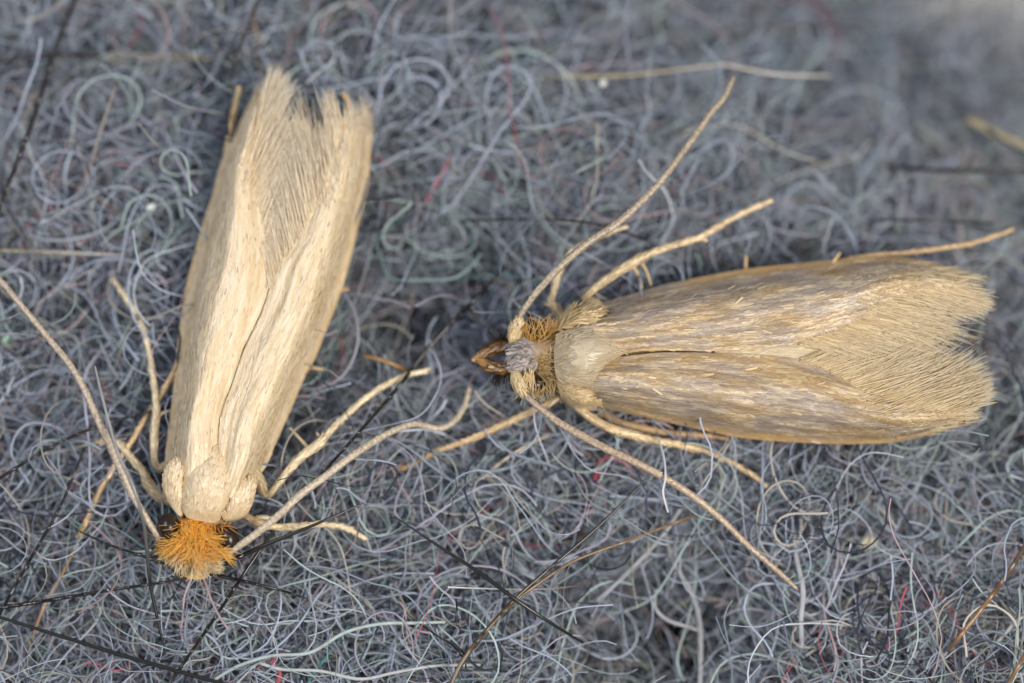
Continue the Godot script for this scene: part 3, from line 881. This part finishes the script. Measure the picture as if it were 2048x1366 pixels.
	leg(t, [[1200, 625, 0.10, 30], [1186, 606, 0.10, 28], [1170, 600, 0.11, 19], [1176, 588, 0.12, 17], [1205, 565, 0.13, 20], [1240, 541, 0.135, 21], [1272, 522, 0.135, 24], [1296, 509, 0.13, 16], [1340, 493, 0.12, 15], [1380, 481, 0.11, 14], [1405, 472, 0.105, 15], [1450, 445, 0.09, 12], [1500, 420, 0.08, 12], [1536, 404, 0.075, 9]], lc, Color(0.66, 0.49, 0.27), 620, [[[1395, 476, 0.105, 11], [1414, 481, 0.10, 8]], [[1262, 530, 0.12, 10], [1276, 548, 0.10, 8], [1284, 578, 0.08, 6]], [[1278, 520, 0.12, 10], [1292, 540, 0.10, 7], [1302, 570, 0.08, 5]]])
	leg(t, [[1480, 600, 0.06, 16], [1600, 545, 0.06, 14], [1720, 515, 0.06, 12], [1800, 507, 0.055, 11], [1850, 501, 0.05, 10.5], [1900, 494, 0.045, 10], [1945, 486, 0.04, 10], [1990, 472, 0.035, 9], [2022, 461, 0.03, 7]], Color(0.46, 0.27, 0.09), Color(0.56, 0.36, 0.15), 220, [[[1494, 580, 0.06, 9], [1492, 545, 0.065, 8], [1492, 512, 0.065, 6]], [[1660, 540, 0.08, 9], [1668, 522, 0.085, 9], [1680, 506, 0.085, 5]]])
	leg(t, [[1130, 785, 0.10, 18], [1105, 802, 0.10, 17], [1065, 822, 0.09, 16], [1035, 836, 0.085, 16], [1000, 852, 0.08, 15], [960, 871, 0.075, 15], [930, 882, 0.07, 13], [900, 893, 0.06, 12.5], [866, 906, 0.05, 12], [850, 916, 0.04, 10], [828, 928, 0.03, 11], [798, 938, 0.02, 9]], Color(0.46, 0.33, 0.17), Color(0.55, 0.34, 0.14), 420)
	leg(t, [[1140, 800, 0.10, 18], [1158, 817, 0.11, 18], [1190, 840, 0.115, 20], [1225, 858, 0.11, 21], [1258, 868, 0.10, 23], [1300, 879, 0.09, 17], [1350, 888, 0.08, 16], [1385, 896, 0.07, 17], [1405, 900, 0.06, 11], [1430, 910, 0.055, 12], [1465, 927, 0.045, 12], [1500, 947, 0.035, 12], [1534, 972, 0.02, 8]], Color(0.52, 0.37, 0.19), Color(0.56, 0.40, 0.20), 560)
	leg(t, [[1200, 820, 0.05, 18], [1235, 843, 0.055, 18], [1275, 854, 0.05, 17], [1340, 866, 0.045, 14], [1400, 870, 0.04, 12], [1448, 876, 0.035, 8]], Color(0.40, 0.23, 0.08), Color(0.5, 0.28, 0.1), 150)


# ---------------------------------------------------------------- single hairs and threads lying on the wool
func lone(called: String, category: String, label: String, group: String, rows: Array, a: Color, b: Color, m: Material) -> void:
	var s := strand(rows, 0.12)
	var flat := spline(rows, s[0].size())
	var cols := PackedColorArray()
	var n: int = s[0].size()
	for k in n:                                           # it lies on the pile, its ends may dip into it
		var q = flat[k]
		var h: float = q[2] + 0.03
		var low: float = felt_height(P(q[0], q[1], h)) + pit(P(q[0], q[1], h)) * 0.8 + (0.11 if called == "guard_hair" and a.r < 0.28 else 0.02)
		h = lerpf(h, maxf(h, low), smoothstep(0.0, 0.12, float(k) / n) * smoothstep(1.0, 0.88, float(k) / n))
		s[0][k] = P(q[0], q[1], h)
	for k in n: cols.append(vary(a.lerp(b, smoothstep(0.15, 0.85, float(k) / n)), 0.1))
	for k in n:                                           # hair is never quite even
		s[1][k] *= 1.0 + 0.12 * noise.get_noise_1d(k * 0.35 + rows[0][0])
	var mb := MB.new()
	mb.tube(s[0], s[1], cols, 7)
	tag(part(called, mb.mesh(m), self), label, category, group)


func loose_hairs() -> void:
	var k := Color(0.014, 0.013, 0.014)
	var b := Color(0.028, 0.024, 0.024)
	var y := Color(0.33, 0.29, 0.19)
	var g := "guard hairs lying on the wool"
	var T := "coloured threads lying on the wool"
	var H := func(label: String, rows: Array, c0: Color, c1: Color) -> void: lone("guard_hair", "hair", label, g, rows, c0, c1, M.black_hair)
	var F := func(label: String, rows: Array, c0: Color, c1: Color) -> void: lone("wool_thread", "thread", label, T, rows, c0, c1, M.wool)
	H.call("thick dark hair slanting down from the top left edge to the left border", [[160, -30, 0.0, 12], [112, 95, 0.02, 12], [62, 250, 0.02, 11], [0, 410, 0.03, 9], [-40, 500, 0.03, 8]], b, b)
	H.call("dark hair entering at the upper left border and crossing the thick slanting one", [[-30, 130, 0.0, 8], [60, 112, 0.0, 8], [120, 109, -0.01, 7], [200, 113, -0.03, 6]], b, b)
	H.call("thin purplish dark hair falling from the top edge to the pale moth's left wing tip", [[530, -30, 0.02, 6], [482, 90, 0.03, 6], [460, 180, 0.03, 6], [455, 280, 0.02, 5]], Color(0.06, 0.04, 0.05), b)
	H.call("short dark hair with a pale tip, between the upper left border and the pale moth", [[230, 175, 0.10, 4], [205, 250, 0.06, 6], [180, 330, 0.03, 6], [152, 400, 0.0, 5], [143, 500, -0.04, 5]], Color(0.3, 0.27, 0.24), Color(0.08, 0.06, 0.07))
	H.call("dark hair rising from the left border behind the pale moth's left antenna and mid leg", [[-30, 975, 0.03, 7], [100, 895, 0.03, 7], [200, 851, 0.03, 7], [300, 823, 0.03, 6], [350, 814, 0.02, 5]], b, b)
	H.call("long dark hair slanting from left of the pale moth's shoulder to the lower left border", [[168, 898, 0.03, 4], [122, 1010, 0.05, 6], [60, 1120, 0.05, 7], [-20, 1262, 0.05, 7]], b, k)
	H.call("dark hair running from the lower left border to under the orange head", [[-30, 1220, 0.06, 8], [100, 1200, 0.06, 8], [220, 1180, 0.06, 7], [330, 1164, 0.06, 6], [400, 1148, 0.05, 5]], k, b)
	H.call("sharp black hair sloping down from the lower left border to the bottom edge", [[-30, 1225, 0.10, 6], [130, 1275, 0.11, 8], [260, 1315, 0.11, 9], [430, 1363, 0.11, 9], [480, 1376, 0.11, 9]], k, k)
	H.call("hair with a white upper end passing in front of the pale moth's left antenna", [[190, 733, 0.15, 4], [206, 800, 0.18, 6], [234, 900, 0.215, 7], [262, 962, 0.22, 7.5], [284, 1030, 0.19, 8], [293, 1090, 0.14, 8], [301, 1170, 0.09, 7], [320, 1260, 0.05, 6], [330, 1305, 0.03, 4]], Color(0.30, 0.30, 0.30), k)
	H.call("thin dark hair reaching the left side of the orange head from the left", [[160, 1063, 0.03, 4], [220, 1090, 0.04, 5], [280, 1110, 0.05, 6], [335, 1130, 0.05, 6]], b, k)
	H.call("thick black hair running up and right from the chin of the orange head", [[728, 1006, 0.11, 3], [640, 1045, 0.12, 6], [540, 1086, 0.11, 9], [470, 1118, 0.09, 10], [428, 1140, 0.08, 9]], k, k)
	H.call("short black hair running down and right from the chin of the orange head", [[420, 1148, 0.08, 7], [500, 1165, 0.08, 7], [560, 1180, 0.07, 6], [610, 1196, 0.04, 4]], k, b)
	H.call("longest black hair crossing the gap between the moths down to the bottom edge", [[1078, 478, 0.0, 5], [1000, 545, 0.0, 7], [930, 620, 0.01, 10], [860, 692, 0.015, 10], [800, 770, 0.02, 8], [720, 862, 0.04, 7], [620, 975, 0.06, 6], [560, 1045, 0.07, 6], [510, 1115, 0.08, 7], [430, 1235, 0.08, 7], [330, 1380, 0.08, 7]], k, k)
	H.call("black hair crossing the golden one below the right moth's head, sloping down right", [[788, 1032, 0.09, 3], [880, 1094, 0.11, 6], [960, 1146, 0.12, 8], [1030, 1198, 0.12, 8], [1100, 1245, 0.09, 7], [1165, 1285, 0.03, 5]], k, k)
	H.call("black hair sloping from below the right moth's lower antenna down to the hair crossing", [[1292, 958, 0.10, 3], [1200, 1050, 0.10, 6], [1100, 1136, 0.10, 7], [1030, 1198, 0.105, 7], [960, 1276, 0.10, 7], [895, 1375, 0.09, 7]], k, Color(0.05, 0.035, 0.02))
	H.call("golden brown hair passing over the hair crossing to the bottom edge", [[1390, 1030, 0.0, 6], [1260, 1080, 0.05, 6], [1150, 1121, 0.08, 6], [1070, 1172, 0.10, 7], [1030, 1203, 0.10, 7], [972, 1262, 0.11, 8], [925, 1322, 0.11, 9], [898, 1380, 0.11, 9]], Color(0.24, 0.15, 0.08), Color(0.10, 0.065, 0.03))
	H.call("orange brown hair in the lower right corner, leaning up to the right border", [[2070, 1062, 0.05, 10], [2010, 1155, 0.05, 10], [1950, 1235, 0.04, 9], [1896, 1302, 0.01, 7]], Color(0.10, 0.07, 0.045), Color(0.26, 0.14, 0.06))
	H.call("grey white hair in the lower right corner beside the orange brown one", [[2070, 1205, 0.06, 11], [2030, 1246, 0.05, 10], [1985, 1295, 0.0, 7]], Color(0.42, 0.41, 0.40), Color(0.4, 0.4, 0.42))
	H.call("short rusty hair end cut off by the bottom right corner", [[2060, 1290, 0.0, 8], [2030, 1345, 0.0, 8], [2005, 1390, 0.0, 8]], Color(0.22, 0.12, 0.06), Color(0.22, 0.12, 0.06))
	H.call("blurred dark hair lying level near the top right edge", [[1430, 72, -0.12, 6], [1590, 53, -0.14, 7], [1760, 45, -0.18, 6]], b, b)
	H.call("thin dark hair at the right border under the pale blurred corner", [[1975, 255, -0.1, 5], [2010, 285, -0.1, 5], [2070, 318, -0.1, 5]], k, k)
	H.call("broad blurred straw hair at the upper right border", [[1940, 240, -0.22, 16], [2000, 270, -0.22, 16], [2070, 300, -0.22, 15]], y, y)
	H.call("thick blurred dark hair lying level at the right border above the right moth", [[1775, 333, -0.12, 9], [1900, 341, -0.10, 9], [2070, 343, -0.10, 9]], k, k)
	H.call("thin dark hair behind the right moth's upper antenna", [[915, 442, -0.03, 5], [1060, 438, -0.01, 5], [1200, 449, -0.02, 5], [1310, 488, -0.03, 5]], k, b)
	H.call("thin dark level hair above the right moth's wing tips", [[1740, 440, -0.02, 4], [1860, 441, 0.0, 5], [1985, 446, -0.04, 5]], k, k)
	H.call("pale straw hair lying level at the left border beside the pale moth's wing", [[-30, 500, 0.02, 6], [130, 505, 0.02, 6], [248, 511, 0.02, 4]], y, Color(0.48, 0.46, 0.42))
	H.call("long pale straw hair bending level across the top above the right moth's antenna tip", [[1098, 152, -0.04, 9], [1250, 151, -0.04, 7], [1400, 134, -0.04, 7], [1450, 130, -0.04, 7], [1550, 148, -0.05, 7], [1660, 152, -0.08, 5]], y, Color(0.45, 0.43, 0.4))
	H.call("yellowish hair lying level near the top left, ending at the thin purplish hair", [[150, 111, -0.05, 6], [300, 112, -0.04, 6], [480, 119, -0.05, 5]], y, y)
	H.call("tan hair hanging from the top edge above the pale moth's left wing tip", [[488, -20, -0.05, 7], [512, 60, -0.05, 7], [518, 130, -0.04, 6], [526, 205, -0.03, 5]], Color(0.3, 0.2, 0.13), Color(0.3, 0.2, 0.11))
	H.call("golden hair in the lower left with blurred ends below the pale moth's foreleg", [[150, 1095, 0.0, 5], [118, 1160, 0.02, 8], [88, 1212, 0.02, 8], [58, 1295, 0.0, 5]], Color(0.30, 0.21, 0.12), Color(0.30, 0.18, 0.11))
	H.call("fine grey hair crossing behind the outer end of the pale moth's left antenna", [[-20, 655, 0.04, 3.5], [60, 615, 0.05, 3.5], [130, 570, 0.05, 3.5], [205, 528, 0.03, 3]], Color(0.2, 0.2, 0.2), Color(0.26, 0.26, 0.27))
	H.call("short orange hair beside the tip of the pale moth's right mid leg", [[728, 712, 0.0, 7], [770, 722, 0.02, 8], [815, 742, 0.0, 7]], Color(0.36, 0.2, 0.07), Color(0.3, 0.16, 0.05))
	H.call("straw stalk between the right moth's lower foreleg and lower antenna", [[1100, 868, 0.0, 7], [1030, 905, 0.02, 7], [968, 952, 0.0, 6]], Color(0.42, 0.36, 0.25), Color(0.42, 0.38, 0.32))
	H.call("tiny kinked black hair left of the hair crossing", [[912, 1198, 0.05, 4], [914, 1222, 0.06, 4], [912, 1240, 0.06, 4], [924, 1266, 0.05, 3]], k, k)
	H.call("short black hair near the bottom edge touching the golden hair", [[840, 1248, 0.05, 3], [880, 1275, 0.07, 4], [905, 1290, 0.07, 4], [928, 1318, 0.07, 4], [932, 1336, 0.06, 3]], k, k)
	H.call("fine brown level hair with a white frayed end passing the hair crossing", [[896, 1174, 0.07, 4], [940, 1176, 0.06, 3], [1060, 1179, 0.04, 3], [1150, 1172, 0.02, 3.5], [1190, 1158, 0.0, 3]], Color(0.5, 0.5, 0.5), Color(0.1, 0.07, 0.06))
	F.call("teal thread forming a wide loop between the two moths", [[830, 425, -0.04, 6], [785, 448, -0.03, 6], [752, 478, -0.01, 6], [764, 520, -0.01, 6], [782, 557, 0.0, 6], [850, 560, 0.0, 6], [908, 556, 0.0, 6], [944, 531, -0.01, 6], [962, 508, -0.02, 5]], Color(0.13, 0.21, 0.22), Color(0.21, 0.30, 0.32))
	F.call("short crimson thread right of the pale moth's wing tips", [[900, 315, -0.01, 9], [885, 345, 0.0, 9], [868, 374, 0.0, 8], [852, 402, -0.01, 7]], Color(0.36, 0.18, 0.21), Color(0.32, 0.09, 0.12))
	F.call("pink and red thread arching beside the right moth's lower antenna", [[1190, 960, -0.02, 9], [1200, 925, 0.0, 10], [1225, 915, 0.0, 10], [1255, 930, 0.0, 9], [1268, 952, -0.02, 8]], Color(0.42, 0.07, 0.1), Color(0.45, 0.25, 0.29))
	F.call("red thread curling at the bottom edge below the orange head", [[570, 1302, 0.02, 7], [548, 1315, 0.02, 9], [546, 1330, 0.02, 9], [560, 1345, 0.02, 9], [552, 1375, 0.02, 8]], Color(0.44, 0.14, 0.18), Color(0.4, 0.08, 0.11))
	F.call("white kinked thread hanging across the right moth's lower antenna", [[1318, 880, 0.08, 5], [1328, 915, 0.12, 5], [1331, 955, 0.15, 5], [1326, 985, 0.14, 5], [1336, 1024, 0.12, 4]], Color(0.55, 0.56, 0.6), Color(0.62, 0.6, 0.64))
	F.call("long pale mint thread sweeping across the bottom below the orange head", [[420, 1366, 0.03, 7], [470, 1335, 0.04, 7], [540, 1312, 0.05, 7], [620, 1305, 0.05, 7], [690, 1265, 0.05, 7], [760, 1248, 0.05, 7], [830, 1246, 0.04, 7], [890, 1244, 0.03, 6]], Color(0.38, 0.46, 0.46), Color(0.42, 0.5, 0.48))
	F.call("pale thread curving along the bottom edge under the mint thread", [[500, 1318, 0.03, 7], [560, 1338, 0.04, 7], [640, 1342, 0.05, 7], [720, 1358, 0.05, 7], [790, 1345, 0.05, 6], [870, 1332, 0.05, 6], [960, 1330, 0.03, 6]], Color(0.46, 0.5, 0.51), Color(0.46, 0.47, 0.49))
	F.call("pale grey thread looping at the dark hollow below the right moth", [[1360, 1020, 0.0, 9], [1330, 1065, 0.0, 9], [1290, 1110, -0.02, 9], [1240, 1160, -0.02, 9], [1195, 1200, -0.04, 8]], Color(0.36, 0.37, 0.4), Color(0.38, 0.38, 0.42))
	F.call("grey thread running down through the dark hollow below the right moth", [[1325, 1040, -0.02, 9], [1345, 1120, -0.04, 10], [1380, 1180, -0.06, 10], [1400, 1250, -0.07, 11], [1400, 1380, -0.06, 11]], Color(0.3, 0.3, 0.33), Color(0.34, 0.34, 0.38))
	F.call("bent grey thread in the middle of the dark hollow at the bottom", [[1312, 1180, -0.06, 8], [1310, 1215, -0.05, 8], [1335, 1240, -0.05, 8], [1370, 1252, -0.05, 8], [1402, 1262, -0.07, 7]], Color(0.38, 0.39, 0.42), Color(0.32, 0.32, 0.36))
	F.call("stout grey thread rising right of the lower antenna's tip", [[1588, 1060, -0.02, 9], [1592, 1110, 0.01, 10], [1606, 1180, 0.03, 12], [1602, 1240, 0.02, 11], [1604, 1290, -0.02, 10]], Color(0.36, 0.37, 0.4), Color(0.42, 0.43, 0.48))


func specks() -> void:
	for q in [["lint_ball", "pale mint green lint ball cut off by the left border", 0, 650, 0.02, 0.024, 0.02, 0.048, Color(0.38, 0.55, 0.48)], ["crumb", "cream coloured crumb caught in the wool in the lower right", 1735, 1086, -0.01, 0.019, 0.014, 0.016, Color(0.62, 0.58, 0.42)],
		["crumb", "white speck right of the pale moth's right wing tip", 752, 205, 0.0, 0.02, 0.008, 0.008, Color(0.7, 0.7, 0.68)], ["crumb", "tiny white speck under the long straw hair at the top", 1206, 166, 0.0, 0.008, 0.007, 0.007, Color(0.75, 0.75, 0.74)], ["crumb", "tiny bright white speck beside the pale moth's left wing edge", 302, 414, 0.06, 0.010, 0.005, 0.006, Color(0.8, 0.8, 0.8)]]:
		var holder := Node3D.new()
		ball("x", holder, q[2], q[3], q[4], q[5], q[6], q[7], 0.4, q[8], M.wool, 0.4)
		var o: MeshInstance3D = holder.get_child(0)
		holder.remove_child(o)
		o.name = numbered(q[0])
		add_child(o)
		tag(o, q[1], "lint" if q[0] == "lint_ball" else "speck")
		holder.free()
	# a loose off-white tuft far out of focus in the top right corner
	var tr := []
	var cols := PackedColorArray()
	for n in 340:
		var p := P(rng.randfn(2045, 75), rng.randfn(-14, 22), rng.randf_range(-0.75, -0.5))
		tr.append(Transform3D(Basis(Vector3.UP, rng.randf() * TAU) * Basis(Vector3.RIGHT, rng.randfn(0.0, 0.3)), p))
		cols.append(vary(Color(0.82, 0.81, 0.80), 0.1))
	tag(copies("wool_tuft", fibre_shape(5), tr, cols, self), "blurred off-white wool tuft in the top right corner", "wool")
